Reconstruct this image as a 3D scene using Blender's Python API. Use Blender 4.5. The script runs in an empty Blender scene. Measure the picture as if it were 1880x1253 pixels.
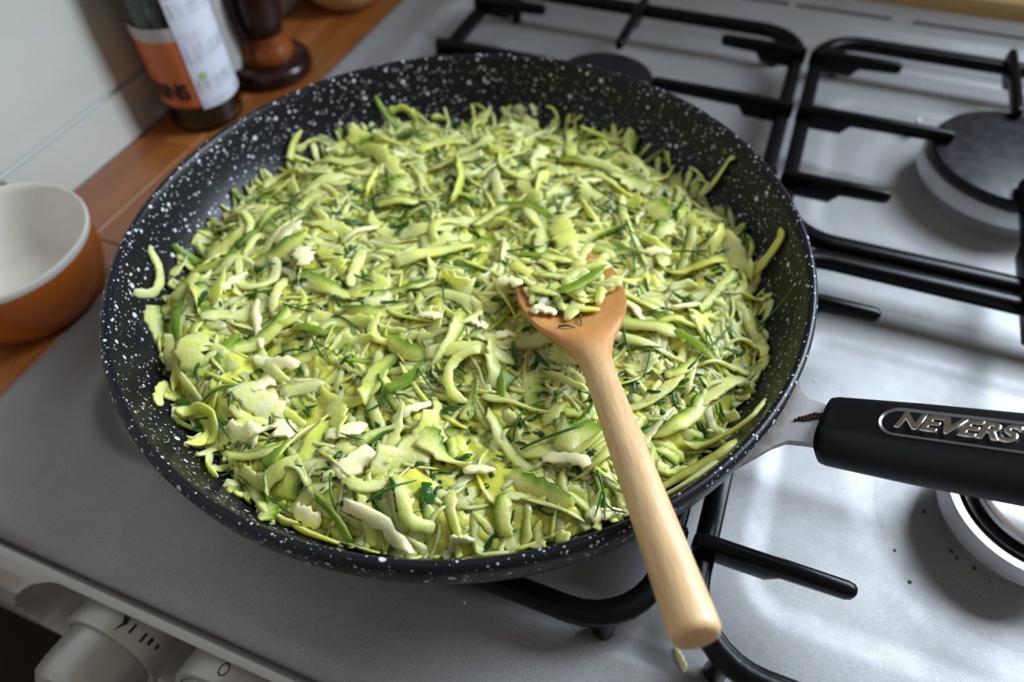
import bpy, bmesh, math, random
import numpy as np
from mathutils import Vector, Matrix, noise as mnoise

# ------------------------------------------------------------------ camera, world, lights
S = bpy.context.scene
COL = S.collection
Z0 = 0.955                       # pan rim height above the floor; all code below works with the rim at z = 0
W, H = 1880, 1253
F, YAW, PITCH, ROLL = 1281.776, -0.403984, 0.895335, -0.038489
CAM = np.array([0.108748, -0.201699, 0.207986])

def cam_axes():
    f = np.array([math.sin(YAW)*math.cos(PITCH), math.cos(YAW)*math.cos(PITCH), -math.sin(PITCH)])
    r = np.cross(f, [0, 0, 1]); r /= np.linalg.norm(r); u = np.cross(r, f)
    c, s = math.cos(ROLL), math.sin(ROLL)
    return c*r+s*u, -s*r+c*u, f
RX, UP, FW = cam_axes()

def at(px, py, z=0.0):
    """point on the horizontal plane z seen at pixel (px, py)"""
    d = RX*((px-W/2)/F) - UP*((py-H/2)/F) + FW
    t = (z-CAM[2])/d[2]
    return CAM + d*t

cd = bpy.data.cameras.new('camera'); cam = bpy.data.objects.new('camera', cd); COL.objects.link(cam)
cd.sensor_width = 36; cd.lens = F*36/W; cd.clip_start = 0.01
M = Matrix([[RX[i], UP[i], -FW[i], CAM[i]] for i in range(3)] + [[0, 0, 0, 1]])
cam.matrix_world = Matrix.Translation((0, 0, Z0)) @ M
cd.dof.use_dof = True; cd.dof.focus_distance = 0.252; cd.dof.aperture_fstop = 6.0
S.camera = cam
S.view_settings.view_transform = 'Standard'; S.view_settings.look = 'None'
S.view_settings.gamma = 1; S.view_settings.use_curve_mapping = False
S.view_settings.exposure = 0.0

wd = bpy.data.worlds.new('world'); S.world = wd; wd.use_nodes = True
wd.node_tree.nodes['Background'].inputs[0].default_value = (0.62, 0.55, 0.48, 1)
wd.node_tree.nodes['Background'].inputs[1].default_value = 0.43

WIN = dict(x0=0.36, x1=1.16, z0=0.22, z1=1.15, y=0.50)      # the window opening in the wall behind the cooker
ld = bpy.data.lights.new('window_daylight', 'AREA'); ld.shape = 'RECTANGLE'
ld.size = WIN['x1']-WIN['x0']; ld.size_y = WIN['z1']-WIN['z0']; ld.energy = 59; ld.color = (0.75, 0.875, 1.0)
lo = bpy.data.objects.new('window_daylight', ld); COL.objects.link(lo)
lo.location = ((WIN['x0']+WIN['x1'])/2, WIN['y']+0.03, (WIN['z0']+WIN['z1'])/2)
lo.rotation_euler = (math.radians(-90), 0, 0)

rng = random.Random(7)

# ------------------------------------------------------------------ materials
def mat(name, color=(.5, .5, .5), rough=.5, metal=0, **kw):
    m = bpy.data.materials.new(name); m.use_nodes = True
    b = m.node_tree.nodes['Principled BSDF']
    b.inputs['Base Color'].default_value = (*color, 1); b.inputs['Roughness'].default_value = rough
    b.inputs['Metallic'].default_value = metal
    for k, v in kw.items(): b.inputs[k.replace('_', ' ')].default_value = v
    return m
class NT:
    def __init__(s, m): s.t = m.node_tree; s.n = s.t.nodes; s.b = s.n['Principled BSDF']
    def add(s, typ, inp=None, **props):
        nd = s.n.new(typ)
        for k, v in props.items(): setattr(nd, k, v)
        for k, v in (inp or {}).items():
            if hasattr(v, 'is_output'): s.t.links.new(v, nd.inputs[k])
            else: nd.inputs[k].default_value = v
        return nd
    def link(s, a, b): s.t.links.new(a, b)
    def coord(s, scale=(1, 1, 1), which='Object'):
        tc = s.add('ShaderNodeTexCoord'); mp = s.add('ShaderNodeMapping', {'Vector': tc.outputs[which], 'Scale': scale})
        return mp.outputs[0]
    def ramp(s, fac, stops):
        r = s.add('ShaderNodeValToRGB', {'Fac': fac}); e = r.color_ramp.elements
        while len(e) < len(stops): e.new(.5)
        for k, (p, c) in enumerate(stops):
            e[k].position = p; e[k].color = (*c, 1) if len(c) == 3 else c
        return r.outputs[0]
    def noise(s, vec, scale, detail=3, rough=.5): return s.add('ShaderNodeTexNoise', {'Vector': vec, 'Scale': scale, 'Detail': detail, 'Roughness': rough}).outputs[0]
    def mix(s, fac, a, b):
        m = s.add('ShaderNodeMix', data_type='RGBA')
        for k, v in ((0, fac), (6, a), (7, b)):
            if hasattr(v, 'is_output'): s.link(v, m.inputs[k])
            else: m.inputs[k].default_value = v if k == 0 else (*v, 1)
        return m.outputs[2]
    def math(s, op, a, b=0.0):
        m = s.add('ShaderNodeMath', operation=op)
        for k, v in ((0, a), (1, b)):
            if hasattr(v, 'is_output'): s.link(v, m.inputs[k])
            else: m.inputs[k].default_value = v
        return m.outputs[0]
    def color(s, sock): s.link(sock, s.b.inputs['Base Color'])
    def bump(s, h, strength=.3, dist=.001):
        bp = s.add('ShaderNodeBump', {'Height': h, 'Strength': strength, 'Distance': dist}); s.link(bp.outputs[0], s.b.inputs['Normal'])

def speckled():
    m = mat('speckled_nonstick', (.012, .013, .016), .34); t = NT(m); v = t.coord()
    dist = t.noise(v, 60, 2)
    masks = []
    for sc, lo_, hi in ((240, .10, .33), (430, .06, .34), (760, .05, .36)):
        vo = t.add('ShaderNodeTexVoronoi', {'Vector': v, 'Scale': sc, 'Randomness': 1.0})
        sp = t.add('ShaderNodeSeparateColor', {'Color': vo.outputs['Color']})
        rad = t.math('MULTIPLY', t.math('POWER', sp.outputs[0], 2.7), hi)
        masks.append(t.math('GREATER_THAN', t.math('SUBTRACT', rad, vo.outputs['Distance']), 0.02))
    mk = t.math('MAXIMUM', t.math('MAXIMUM', masks[0], masks[1]), masks[2])
    col = t.mix(mk, (.006, .0065, .009), (.55, .55, .58)); t.color(col)
    fine = t.noise(v, 1100, 2)
    t.bump(t.math('ADD', t.math('MULTIPLY', fine, .6), mk), .35, .0004)
    return m
def wood(name, c1, c2, c3, scale=(60, 6, 60), rough=.5, spec=.5):
    m = mat(name, c1, rough); t = NT(m); v = t.coord(scale)
    n1 = t.noise(v, 1.0, 5, .6); n2 = t.noise(v, 6.0, 3, .7)
    a = t.ramp(n1, [(.3, c1), (.52, c2), (.72, c3)])
    oi = t.add('ShaderNodeObjectInfo')
    hv = t.add('ShaderNodeHueSaturation', {'Color': a, 'Value': t.math('ADD', t.math('MULTIPLY', oi.outputs['Random'], .30), .85)})
    dk = t.ramp(n2, [(.35, (.75, .70, .65)), (.6, (1, 1, 1))])
    mm = t.add('ShaderNodeMix', data_type='RGBA', blend_type='MULTIPLY'); mm.inputs[0].default_value = .8
    t.link(hv.outputs[0], mm.inputs[6]); t.link(dk, mm.inputs[7]); t.color(mm.outputs[2])
    t.bump(n2, .12, .0006)
    m.node_tree.nodes['Principled BSDF'].inputs['Specular IOR Level'].default_value = spec
    return m
def hob_enamel():
    m = mat('silver_enamel', (.30, .30, .31), .5, .16, Specular_IOR_Level=.40); t = NT(m); v = t.coord()
    fl = t.add('ShaderNodeTexVoronoi', {'Vector': v, 'Scale': 4200})
    sp = t.add('ShaderNodeSeparateColor', {'Color': fl.outputs['Color']})
    c = t.ramp(sp.outputs[0], [(.0, (.235, .232, .235)), (.7, (.275, .272, .276)), (1, (.37, .37, .375))])
    sm = t.ramp(t.noise(v, 26, 4, .6), [(.35, (.86, .84, .80)), (.6, (1, 1, 1))])
    mm = t.add('ShaderNodeMix', data_type='RGBA', blend_type='MULTIPLY'); mm.inputs[0].default_value = .6
    t.link(c, mm.inputs[6]); t.link(sm, mm.inputs[7]); t.color(mm.outputs[2])
    rr = t.ramp(t.noise(v, 40, 4, .65), [(.3, (.40, .40, .40)), (.7, (.52, .52, .52))]); t.link(rr, t.b.inputs['Roughness'])
    return m
def veg(name, sss=.5, trans=.14, rough=.24):
    m = mat(name, (.6, .65, .25), rough, 0, Subsurface_Weight=sss, Subsurface_Scale=.007, Specular_IOR_Level=.38)
    t = NT(m); t.b.inputs['Subsurface Radius'].default_value = (1.0, 1.0, .30)
    at_ = t.add('ShaderNodeVertexColor', layer_name='tint'); v = t.coord()
    n = t.ramp(t.noise(v, 260, 4, .65), [(.28, (.86, .87, .66)), (.5, (1, 1, .95)), (.75, (1.06, 1.06, 1.15))])
    mm = t.add('ShaderNodeMix', data_type='RGBA', blend_type='MULTIPLY'); mm.inputs[0].default_value = 1
    t.link(at_.outputs[0], mm.inputs[6]); t.link(n, mm.inputs[7]); t.color(mm.outputs[2])
    t.bump(t.noise(v, 520, 4, .65), .45, .0009)
    tr = t.add('ShaderNodeBsdfTranslucent', {'Color': mm.outputs[2]}); ms = t.add('ShaderNodeMixShader', {0: trans})
    out = t.n['Material Output']; t.link(t.b.outputs[0], ms.inputs[1]); t.link(tr.outputs[0], ms.inputs[2]); t.link(ms.outputs[0], out.inputs['Surface'])
    return m
MT = {}
MT['pan'] = speckled(); MT['pan'].node_tree.nodes['Principled BSDF'].inputs['Specular IOR Level'].default_value = .24
MT['hob'] = hob_enamel()
MT['iron'] = mat('black_enamel_iron', (.003, .003, .0035), .26, 0, Specular_IOR_Level=.14)
t = NT(MT['iron']); t.bump(t.noise(t.coord(), 500, 2), .12, .0004)
MT['cap'] = mat('burner_cap_enamel', (.008, .008, .011), .4, 0, Specular_IOR_Level=.25)
t = NT(MT['cap']); v = t.coord(); t.link(t.ramp(t.noise(v, 120, 4, .6), [(.3, (.28,)*3), (.7, (.50,)*3)]), t.b.inputs['Roughness'])
MT['capsteel'] = mat('polished_burner_cap', (.62, .63, .64), .16, 1.0)
MT['alu'] = mat('burner_aluminium', (.55, .55, .56), .42, .9)
MT['steel'] = mat('bracket_steel', (.60, .59, .58), .40, .55)
t = NT(MT['steel']); v = t.coord(); f = t.ramp(t.noise(v, 90, 5, .65), [(.30, (0,)*3), (.52, (1,)*3)])
px = t.add('ShaderNodeSeparateXYZ', {'Vector': v}); rr = t.add('ShaderNodeVectorMath', {0: v}, operation='LENGTH')
near = t.add('ShaderNodeMapRange', {'Value': rr.outputs['Value'], 'From Min': .147, 'From Max': .158, 'To Min': 1.0, 'To Max': .12})
t.color(t.mix(t.math('MULTIPLY', f, near.outputs[0]), (.60, .59, .58), (.16, .075, .03)))
MT['grip'] = mat('black_bakelite', (.004, .004, .0045), .36, 0, Specular_IOR_Level=.25)
MT['plate'] = mat('logo_plate_metal', (.16, .16, .17), .32, .8)
MT['letters'] = mat('embossed_bright_metal', (.85, .85, .86), .16, 1.0)
MT['spoon'] = wood('beech_spoon_wood', (.60, .36, .17), (.69, .44, .22), (.76, .52, .29), (160, 14, 160), .45)
t = NT(MT['spoon'])
src = t.b.inputs['Base Color'].links[0].from_socket
sy = t.add('ShaderNodeSeparateXYZ', {'Vector': t.coord()})
wet = t.add('ShaderNodeMapRange', {'Value': sy.outputs[1], 'From Min': .030, 'From Max': .055, 'To Min': 1.0, 'To Max': 0.0})
t.color(t.mix(t.math('MULTIPLY', wet.outputs[0], .75), src, (.46, .17, .035)))
MT['worktop'] = wood('oiled_worktop_wood', (.25, .075, .014), (.32, .105, .021), (.39, .14, .032), (70, 7, 70), .38)
MT['mill'] = wood('dark_mill_wood', (.010, .004, .003), (.022, .007, .004), (.045, .013, .006), (90, 90, 9), .22)
MT['millring'] = wood('amber_mill_wood', (.16, .035, .008), (.24, .06, .012), (.30, .085, .018), (90, 90, 9), .25)
MT['tile'] = mat('glazed_wall_tile', (.50, .495, .44), .18); t = NT(MT['tile']); t.bump(t.noise(t.coord(), 14, 2), .15, .002)
MT['grout'] = mat('pale_grout', (.62, .61, .63), .85)
MT['paint'] = mat('beige_wall_paint', (.33, .275, .22), .8)
MT['floor'] = mat('brown_floor', (.045, .032, .018), .6)
MT['white_frame'] = mat('white_gloss_paint', (.75, .75, .74), .3)
MT['orange'] = mat('burnt_orange_glaze', (.50, .125, .012), .22, 0, Coat_Weight=.4)
MT['cream'] = mat('cream_glaze', (.74, .70, .64), .25)
MT['tan'] = mat('tan_glaze', (.62, .42, .20), .3)
MT['silverplastic'] = mat('satin_silver_knob', (.44, .42, .40), .34, .45)
MT['black'] = mat('black_print', (.012, .012, .012), .6)
MT['darkgrey'] = mat('dark_gap', (.03, .028, .026), .6)
MT['white_label'] = mat('white_label_paper', (.72, .73, .80), .55)
t = NT(MT['white_label']); v = t.coord((1, 1, 1)); sp = t.add('ShaderNodeSeparateXYZ', {'Vector': v})
ln = t.math('FRACT', t.math('MULTIPLY', sp.outputs[2], 430)); l2 = t.math('LESS_THAN', ln, .45)
nz = t.ramp(t.noise(t.coord((900, 900, 60)), 1.0, 2), [(.45, (0,)*3), (.55, (1,)*3)])
blk = t.ramp(t.noise(t.coord((8, 8, 70)), 1.0, 1), [(.42, (0,)*3), (.5, (1,)*3)])
t.color(t.mix(t.math('MULTIPLY', t.math('MULTIPLY', l2, nz), t.math('MULTIPLY', blk, 1.0)), (.70, .71, .80), (.16, .17, .20)))
MT['orange_label'] = mat('orange_label_paper', (.62, .17, .055), .5)
MT['pale_label'] = mat('pale_label_paper', (.52, .49, .47), .5)
MT['green_print'] = mat('green_print', (.36, .55, .22), .6)
MT['glass'] = mat('jar_glass', (.62, .80, .74), .04, 0, Transmission_Weight=1.0, IOR=1.45)
MT['pane'] = mat('window_glass', (1, 1, 1), .0, 0, Transmission_Weight=1.0, IOR=1.45)
MT['pepper'] = mat('dark_spice', (.05, .03, .02), .7)
t = NT(MT['pepper']); vv = t.add('ShaderNodeTexVoronoi', {'Vector': t.coord(), 'Scale': 260}); t.color(t.ramp(vv.outputs['Color'], [(.2, (.008, .006, .005)), (.7, (.025, .017, .010)), (1, (.09, .06, .03))]))
t.bump(vv.outputs['Distance'], .8, .003)
MT['veg'] = veg('courgette_flesh')
MT['mash'] = veg('courgette_juices', .6, .0, .16)
MT['dill'] = mat('dill_green', (.028, .11, .008), .4, 0, Subsurface_Weight=.1, Subsurface_Scale=.001)
MT['cheese'] = mat('cream_cheese_shaving', (.92, .84, .46), .42, 0, Subsurface_Weight=.3, Subsurface_Scale=.003, Subsurface_Radius=(1, .9, .5))
t = NT(MT['cheese']); t.bump(t.noise(t.coord(), 500, 4), .3, .0008)
MT['residue'] = mat('burnt_on_residue', (.035, .008, .006), .25)
MT['crumb'] = mat('pale_crumb', (.75, .72, .62), .5)
MT['char'] = mat('charred_crumb', (.02, .014, .008), .7)

# ------------------------------------------------------------------ mesh helpers
def obj(name, verts, faces, m, parent=None, smooth=True, angle=40, mats=None, idx=None):
    me = bpy.data.meshes.new(name); me.from_pydata([tuple(map(float, v)) for v in verts], [], faces); me.update()
    bm = bmesh.new(); bm.from_mesh(me); bmesh.ops.recalc_face_normals(bm, faces=bm.faces); bm.to_mesh(me); bm.free()
    for mm in (mats or [m]): me.materials.append(MT[mm] if isinstance(mm, str) else mm)
    if idx is not None:
        for p_, i in zip(me.polygons, idx): p_.material_index = i
    if smooth:
        me.shade_smooth()
        if angle: me.set_sharp_from_angle(angle=math.radians(angle))
    o = bpy.data.objects.new(name, me); COL.objects.link(o)
    if parent: o.parent = parent
    return o
def tag(o, label=None, cat=None, group=None, kind=None):
    if label: o['label'] = label
    if cat: o['category'] = cat
    if group: o['group'] = group
    if kind: o['kind'] = kind
    return o
def thing(name, loc, label=None, cat=None, group=None, kind=None):
    o = bpy.data.objects.new(name, None); o.empty_display_size = .02; COL.objects.link(o); o.location = loc
    return tag(o, label, cat, group, kind)
class MB:
    def __init__(s): s.v = []; s.f = []
    def add(s, v, f):
        b = len(s.v); s.v += [tuple(p) for p in v]; s.f += [tuple(i+b for i in q) for q in f]; return s
    def loft(s, rings, closed_u=True, cap=True, loop=False):
        n = len(rings[0]); v = [p for r in rings for p in r]; f = []
        R_ = len(rings)
        for i in range(R_ if loop else R_-1):
            j = (i+1) % R_
            for k in range(n if closed_u else n-1):
                l = (k+1) % n; f.append((i*n+k, i*n+l, j*n+l, j*n+k))
        if cap and not loop: f.append(tuple(range(n-1, -1, -1))); f.append(tuple((R_-1)*n+k for k in range(n)))
        return s.add(v, f)
    def box(s, a, b, bev=0.0):
        x0, y0, z0 = a; x1, y1, z1 = b
        if bev <= 0:
            v = [(x, y, z) for z in (z0, z1) for x, y in ((x0, y0), (x1, y0), (x1, y1), (x0, y1))]
            return s.add(v, [(3, 2, 1, 0), (4, 5, 6, 7), (0, 1, 5, 4), (1, 2, 6, 5), (2, 3, 7, 6), (3, 0, 4, 7)])
        def ring(e, z):
            e2 = e+bev
            return [(x0+e2, y0+e, z), (x1-e2, y0+e, z), (x1-e, y0+e2, z), (x1-e, y1-e2, z), (x1-e2, y1-e, z), (x0+e2, y1-e, z), (x0+e, y1-e2, z), (x0+e, y0+e2, z)]
        return s.loft([ring(bev, z0), ring(0, z0+bev), ring(0, z1-bev), ring(bev, z1)])
    def lathe(s, prof, n=64, axis=(0, 0, 1), org=(0, 0, 0), cap=True):
        ax = Vector(axis).normalized(); e1 = ax.orthogonal().normalized(); e2 = ax.cross(e1); o = Vector(org)
        rings = []
        for r, z in prof:
            rings.append([o+ax*z+(e1*math.cos(2*math.pi*k/n)+e2*math.sin(2*math.pi*k/n))*r for k in range(n)])
        return s.loft(rings, cap=cap)
    def tube(s, pts, rad, n=8, taper=None):
        P = [Vector(p) for p in pts]; rings = []; up = None
        for i, p in enumerate(P):
            d = (P[min(i+1, len(P)-1)]-P[max(i-1, 0)]).normalized()
            if up is None: up = d.orthogonal().normalized()
            up = (up-d*up.dot(d)).normalized(); sd = d.cross(up)
            r = rad if taper is None else rad*taper[i]
            rings.append([p+(up*math.cos(2*math.pi*k/n)+sd*math.sin(2*math.pi*k/n))*r for k in range(n)])
        return s.loft(rings)
    def build(s, name, m, parent=None, **kw): return obj(name, s.v, s.f, m, parent, **kw)
def sstep(a, b, x):
    t_ = np.clip((x-a)/(b-a), 0, 1); return t_*t_*(3-2*t_)

# ------------------------------------------------------------------ the setting
FLOOR = -Z0
WX = -0.298            # face of the tiled wall on the left
WY = WIN['y']          # face of the wall behind the cooker
tag(MB().box((-.5, -1.6, FLOOR-.05), (1.6, .6, FLOOR)).build('floor', 'floor', smooth=False), kind='structure')
wl = tag(MB().box((WX-.12, -1.2, FLOOR), (WX-.004, WY, 1.35)).build('wall_left', 'grout', smooth=False), kind='structure')
mb = MB()
T = .1
mb.box((WX-.12, WY, FLOOR), (WIN['x0'], WY+T, 1.35)); mb.box((WIN['x1'], WY, FLOOR), (1.6, WY+T, 1.35))
mb.box((WIN['x0'], WY, FLOOR), (WIN['x1'], WY+T, WIN['z0'])); mb.box((WIN['x0'], WY, WIN['z1']), (WIN['x1'], WY+T, 1.35))
tag(mb.build('wall_back', 'paint', smooth=False), kind='structure')
win = thing('window_1', ((WIN['x0']+WIN['x1'])/2, WY+.07, WIN['z0']), kind='structure')
def child_box(name, a, b, m, parent, bev=0.0, **kw):
    o = MB().box(a, b, bev).build(name, m, parent, smooth=False, **kw); o.matrix_parent_inverse = Matrix.Translation(-Vector(parent.location)); return o
for a, b in (((WIN['x0'], WY+.05, WIN['z0']), (WIN['x0']+.04, WY+.09, WIN['z1'])), ((WIN['x1']-.04, WY+.05, WIN['z0']), (WIN['x1'], WY+.09, WIN['z1'])),
             ((WIN['x0']+.04, WY+.05, WIN['z0']), (WIN['x1']-.04, WY+.09, WIN['z0']+.04)), ((WIN['x0']+.04, WY+.05, WIN['z1']-.04), (WIN['x1']-.04, WY+.09, WIN['z1']))):
    child_box('window_frame', a, b, 'white_frame', win)
child_box('pane', (WIN['x0']+.04, WY+.066, WIN['z0']+.04), (WIN['x1']-.04, WY+.070, WIN['z1']-.04), 'pane', win)

# wall tiles: cut row at the worktop, full rows above (a joint runs level, another upright)
TJ = -.0462; TW = .200; TH = .200; G = .0034
tile_rows = [(-.0815, TJ-G/2)] + [(TJ+G/2+k*(TH+G), TJ+G/2+k*(TH+G)+TH) for k in range(8)]
ty0 = -.0085
for ri, (za, zb) in enumerate(tile_rows):
    base = None
    for c in range(-4, 4):
        ya = ty0+c*(TW+G)+G; yb = ya+TW
        if yb > WY-.001: yb = WY-.001
        if yb-ya < .01: continue
        o = None
        if base is not None and abs((yb-ya)-TW) < 1e-6:
            o = bpy.data.objects.new('tile', base); COL.objects.link(o); o.parent = wl
        else:
            o = MB().box((0, 0, 0), (.0062, yb-ya, zb-za), .0012).build('tile', 'tile', wl, angle=30)
            if abs((yb-ya)-TW) < 1e-6: base = o.data
        o.location = (WX-.0062, ya, za)

# worktop of oiled staves between wall and cooker
ZT = -.0815; HX0 = -.212; HX1 = .467
wt = thing('worktop', (-.255, -.16, ZT-.038), 'oiled orange-brown wooden worktop strip between tiled wall and cooker', 'worktop')
sx = [(WX, WX+.0428), (WX+.0431, HX0-.0022)]
for i, (xa, xb) in enumerate(sx):
    y = -.286
    while y < WY-.002:
        ye = min(y+rng.uniform(.22, .34)*(.55 if i == 0 and y < -.26 else 1), WY-.001)
        child_box('stave', (xa, y, ZT-.038), (xb, ye-.0003, ZT), 'worktop', wt, .0006)
        y = ye
tag(MB().box((WX, -.274, FLOOR), (HX0-.006, WY-.001, ZT-.038)).build('base_cabinet', 'floor', smooth=False), 'plain dark brown base cabinet under the wooden worktop', 'cabinet')
tag(MB().box((HX0-.0005, .452, ZT-.03), (1.2, WY-.001, -.062), .002).build('trim_1', 'tan', smooth=False), kind='structure')

# ------------------------------------------------------------------ the cooker
cook = thing('gas_cooker', (.1275, .13, FLOOR), 'silver enamel gas cooker with four burners and front knobs', 'cooker')
def under(o, parent):
    o.parent = parent; o.matrix_parent_inverse = parent.matrix_basis.inverted(); return o
BX = (-.001, .2585); BY = (-.0045, .2345)
BURN = [(BX[0], BY[0], .037), (BX[1], BY[0], .0350), (BX[0], BY[1], .037), (BX[1], BY[1], .0500)]
HY0, HY1 = -.1685, .440
def rrect(x, y, x0, x1, y0, y1, r):
    dx = np.abs(x-(x0+x1)/2)-((x1-x0)/2-r); dy = np.abs(y-(y0+y1)/2)-((y1-y0)/2-r)
    return np.hypot(np.maximum(dx, 0), np.maximum(dy, 0))+np.minimum(np.maximum(dx, dy), 0)-r   # signed distance
def hob_z(x, y):
    z = np.full_like(x, -.0785)
    z += .003*(1-sstep(-.205, -.190, x)) + .003*sstep(.445, .460, x)
    z -= .0080*(1-sstep(-.012, .002, rrect(x, y, -.172, .427, -.119, .372, .045)))
    for bx, by, br in BURN:
        z -= .0018*(1-sstep(-.010, .002, rrect(x, y, bx-.106, bx+.106, by-.080, by+.082, .022)))
        d = np.hypot(x-bx, y-by)
        z -= .0014*(1-sstep(br+.016, br+.036, d)); z -= .0004*(1-sstep(br+.008, br+.012, d))
    z += .006*sstep(.385, .400, y)
    return z
nx, ny = 300, 270
xs = np.linspace(HX0, HX1, nx); ys = np.linspace(HY0, HY1, ny)
X, Y = np.meshgrid(xs, ys); Zh = hob_z(X, Y)
edge = np.minimum.reduce([X-HX0, HX1-X, Y-HY0]); Zh -= .0045*(1-sstep(0, .007, edge))**2
vs = np.stack([X, Y, Zh], -1).reshape(-1, 3)
fs = [(j*nx+i, j*nx+i+1, (j+1)*nx+i+1, (j+1)*nx+i) for j in range(ny-1) for i in range(nx-1)]
vs = list(map(tuple, vs))
def skirt(ids, off):
    b = len(vs)
    for k in ids: p = vs[k]; vs.append((p[0]+off[0], p[1]+off[1], -.0900))
    for a in range(len(ids)-1): fs.append((ids[a], ids[a+1], b+a+1, b+a))
skirt([i for i in range(nx)], (0, -.0014, 0)); skirt([j*nx for j in range(ny)], (-.0008, 0, 0)); skirt([j*nx+nx-1 for j in range(ny)], (.0008, 0, 0)); skirt([(ny-1)*nx+i for i in range(nx)], (0, .001, 0))
under(obj('hob_top', vs, fs, 'hob', angle=60), cook)
body = under(MB().box((HX0+.004, -.155, FLOOR), (HX1-.004, .436, -.0895), .004).build('cooker_body', 'hob', smooth=False), cook)
under(MB().box((HX0+.02, -.180, FLOOR+.10), (HX1-.02, -.155, -.235), .004).build('oven_door', 'black', smooth=False), cook)
under(MB().tube([(HX0+.06, -.21, -.27), (HX1-.06, -.21, -.27)], .009, 12).build('door_handle', 'steel'), cook)
# vent slots along the back edge
for xa, xb in ((-.16, -.085), (-.065, .010), (.030, .105), (.110, .184), (.199, .290), (.305, .38)):
    under(MB().box((xa, .412, -.0735), (xb, .4175, -.0718), .0008).build('vent_slot', 'darkgrey', smooth=False), cook)

# fascia: sloped front with a rounded trough that the knobs sit in
KX = [-.100+.0615*k for k in range(9)]
KX = KX[:9]
nfx, nfs = 340, 150
fx = np.linspace(HX0+.004, HX1-.004, nfx); fv = []
prof = [(-.1665, -.0922), (-.1706, -.0922), (-.1714, -.0890), (-.1730, -.0876), (-.1752, -.0884), (-.1800, -.0925), (-.1860, -.1000), (-.1900, -.112), (-.1912, -.150), (-.1905, -.160), (-.187, -.168), (-.180, -.174), (-.155, -.180)]
pl = np.array(prof); sl = np.concatenate([[0], np.cumsum(np.hypot(*np.diff(pl, axis=0).T))]); st = np.linspace(0, sl[-1], nfs)
py_ = np.interp(st, sl, pl[:, 0]); pz_ = np.interp(st, sl, pl[:, 1])
KZ = -.128; KYF = np.interp(-KZ, -pl[:, 1], pl[:, 0])
for i, x in enumerate(fx):
    for j in range(nfs):
        y, z = py_[j], pz_[j]
        d = rrect(np.array(x), np.array(z), KX[0]-.050, KX[-1]+.050, -.156, -.0890, .032)
        dep = float((-.1660-y)*(1-sstep(-.007, .0, d)))
        if z > -.0893 or dep < 0: dep = 0
        fv.append((x, y+dep, z))
ff = [(i*nfs+j, (i+1)*nfs+j, (i+1)*nfs+j+1, i*nfs+j+1) for i in range(nfx-1) for j in range(nfs-1)]
ff.append(tuple(range(nfs))); ff.append(tuple((nfx-1)*nfs+j for j in range(nfs-1, -1, -1)))
under(obj('control_fascia', fv, ff, 'silverplastic', angle=50), cook)
axk = Vector((0, -math.cos(math.radians(14)), math.sin(math.radians(14))))
rt = Vector((1, 0, 0)); upk = rt.cross(axk)*-1
if upk.z < 0: upk = -upk
def on_collar(c, ang, d, r):
    return c+axk*d+(rt*math.sin(ang)+upk*math.cos(ang))*r
for k, x in enumerate(KX):
    c = Vector((x, -.1715, KZ+.001))
    col = under(MB().lathe([(.020, -.006), (.0245, -.005), (.0245, .0185), (.0238, .0195), (.0212, .0195), (.0206, .0185), (.0, .0185)], 56, axk, c, cap=False).build('knob', 'silverplastic', angle=35), cook)
    rot0 = (.0, 0, 0, 0)[k % 4]
    g = MB().lathe([(.0204, .017), (.0200, .034), (.0192, .0395), (.0165, .0420), (0, .0424)], 48, axk, c, cap=False).build('knob_grip', 'silverplastic', angle=35); under(g, col)
    fin = MB(); w_ = .0050; L_ = .0240
    rr_ = []
    for s_, hw in ((-.0195, .0035), (-.018, .0050), (.018, .0050), (.0225, .0030)):
        ctr = c+(rt*math.sin(-2.2 if k == 0 else 0)+upk*math.cos(-2.2 if k == 0 else 0))*s_; sd = axk.cross(rt*math.sin(-2.2 if k == 0 else 0)+upk*math.cos(-2.2 if k == 0 else 0))
        rr_.append([ctr+sd*hw+axk*.040, ctr+sd*hw*.8+axk*.0470, ctr-sd*hw*.8+axk*.0470, ctr-sd*hw+axk*.040])
    fin.loft(rr_); under(fin.build('knob_fin', 'silverplastic', angle=25), col)
    # printed marks on the collar
    def mark(name, pts):      # pts: (angle, depth) outline wrapped on the collar
        v_ = [on_collar(c, a, d, .02462) for a, d in pts]; under(obj(name, v_, [tuple(range(len(v_)))], 'black', smooth=False), col)
    th0 = .62 if k == 0 else (.08 if k == 1 else 0)
    off = th0 if k else -.80
    ring = MB(); n_ = 20; r1, r2 = .0026, .0020
    vi = []
    for q in range(n_):
        a_ = 2*math.pi*q/n_
        for r_ in (r1, r2): vi.append(on_collar(c, off+math.cos(a_)*r_*.8/.0245, .0135+math.sin(a_)*r_*1.15, .02462))
    under(obj('zero_mark', vi, [(2*q, 2*((q+1) % n_), 2*((q+1) % n_)+1, 2*q+1) for q in range(n_)], 'black', smooth=False), col)
    a0 = off+(1.22 if k == 0 else 1.5)
    mark('flame_mark', [(a0-.10, .0100), (a0-.02, .0130), (a0-.06, .0175), (a0+.06, .0125), (a0+.03, .0100)])
    mark('bar_mark', [(a0+.16, .0105), (a0+.46, .0105), (a0+.46, .0150), (a0+.16, .0150)])
    mark('bar_mark', [(a0+.55, .0105), (a0+.80, .0105), (a0+.80, .0125), (a0+.55, .0140)])

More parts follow.
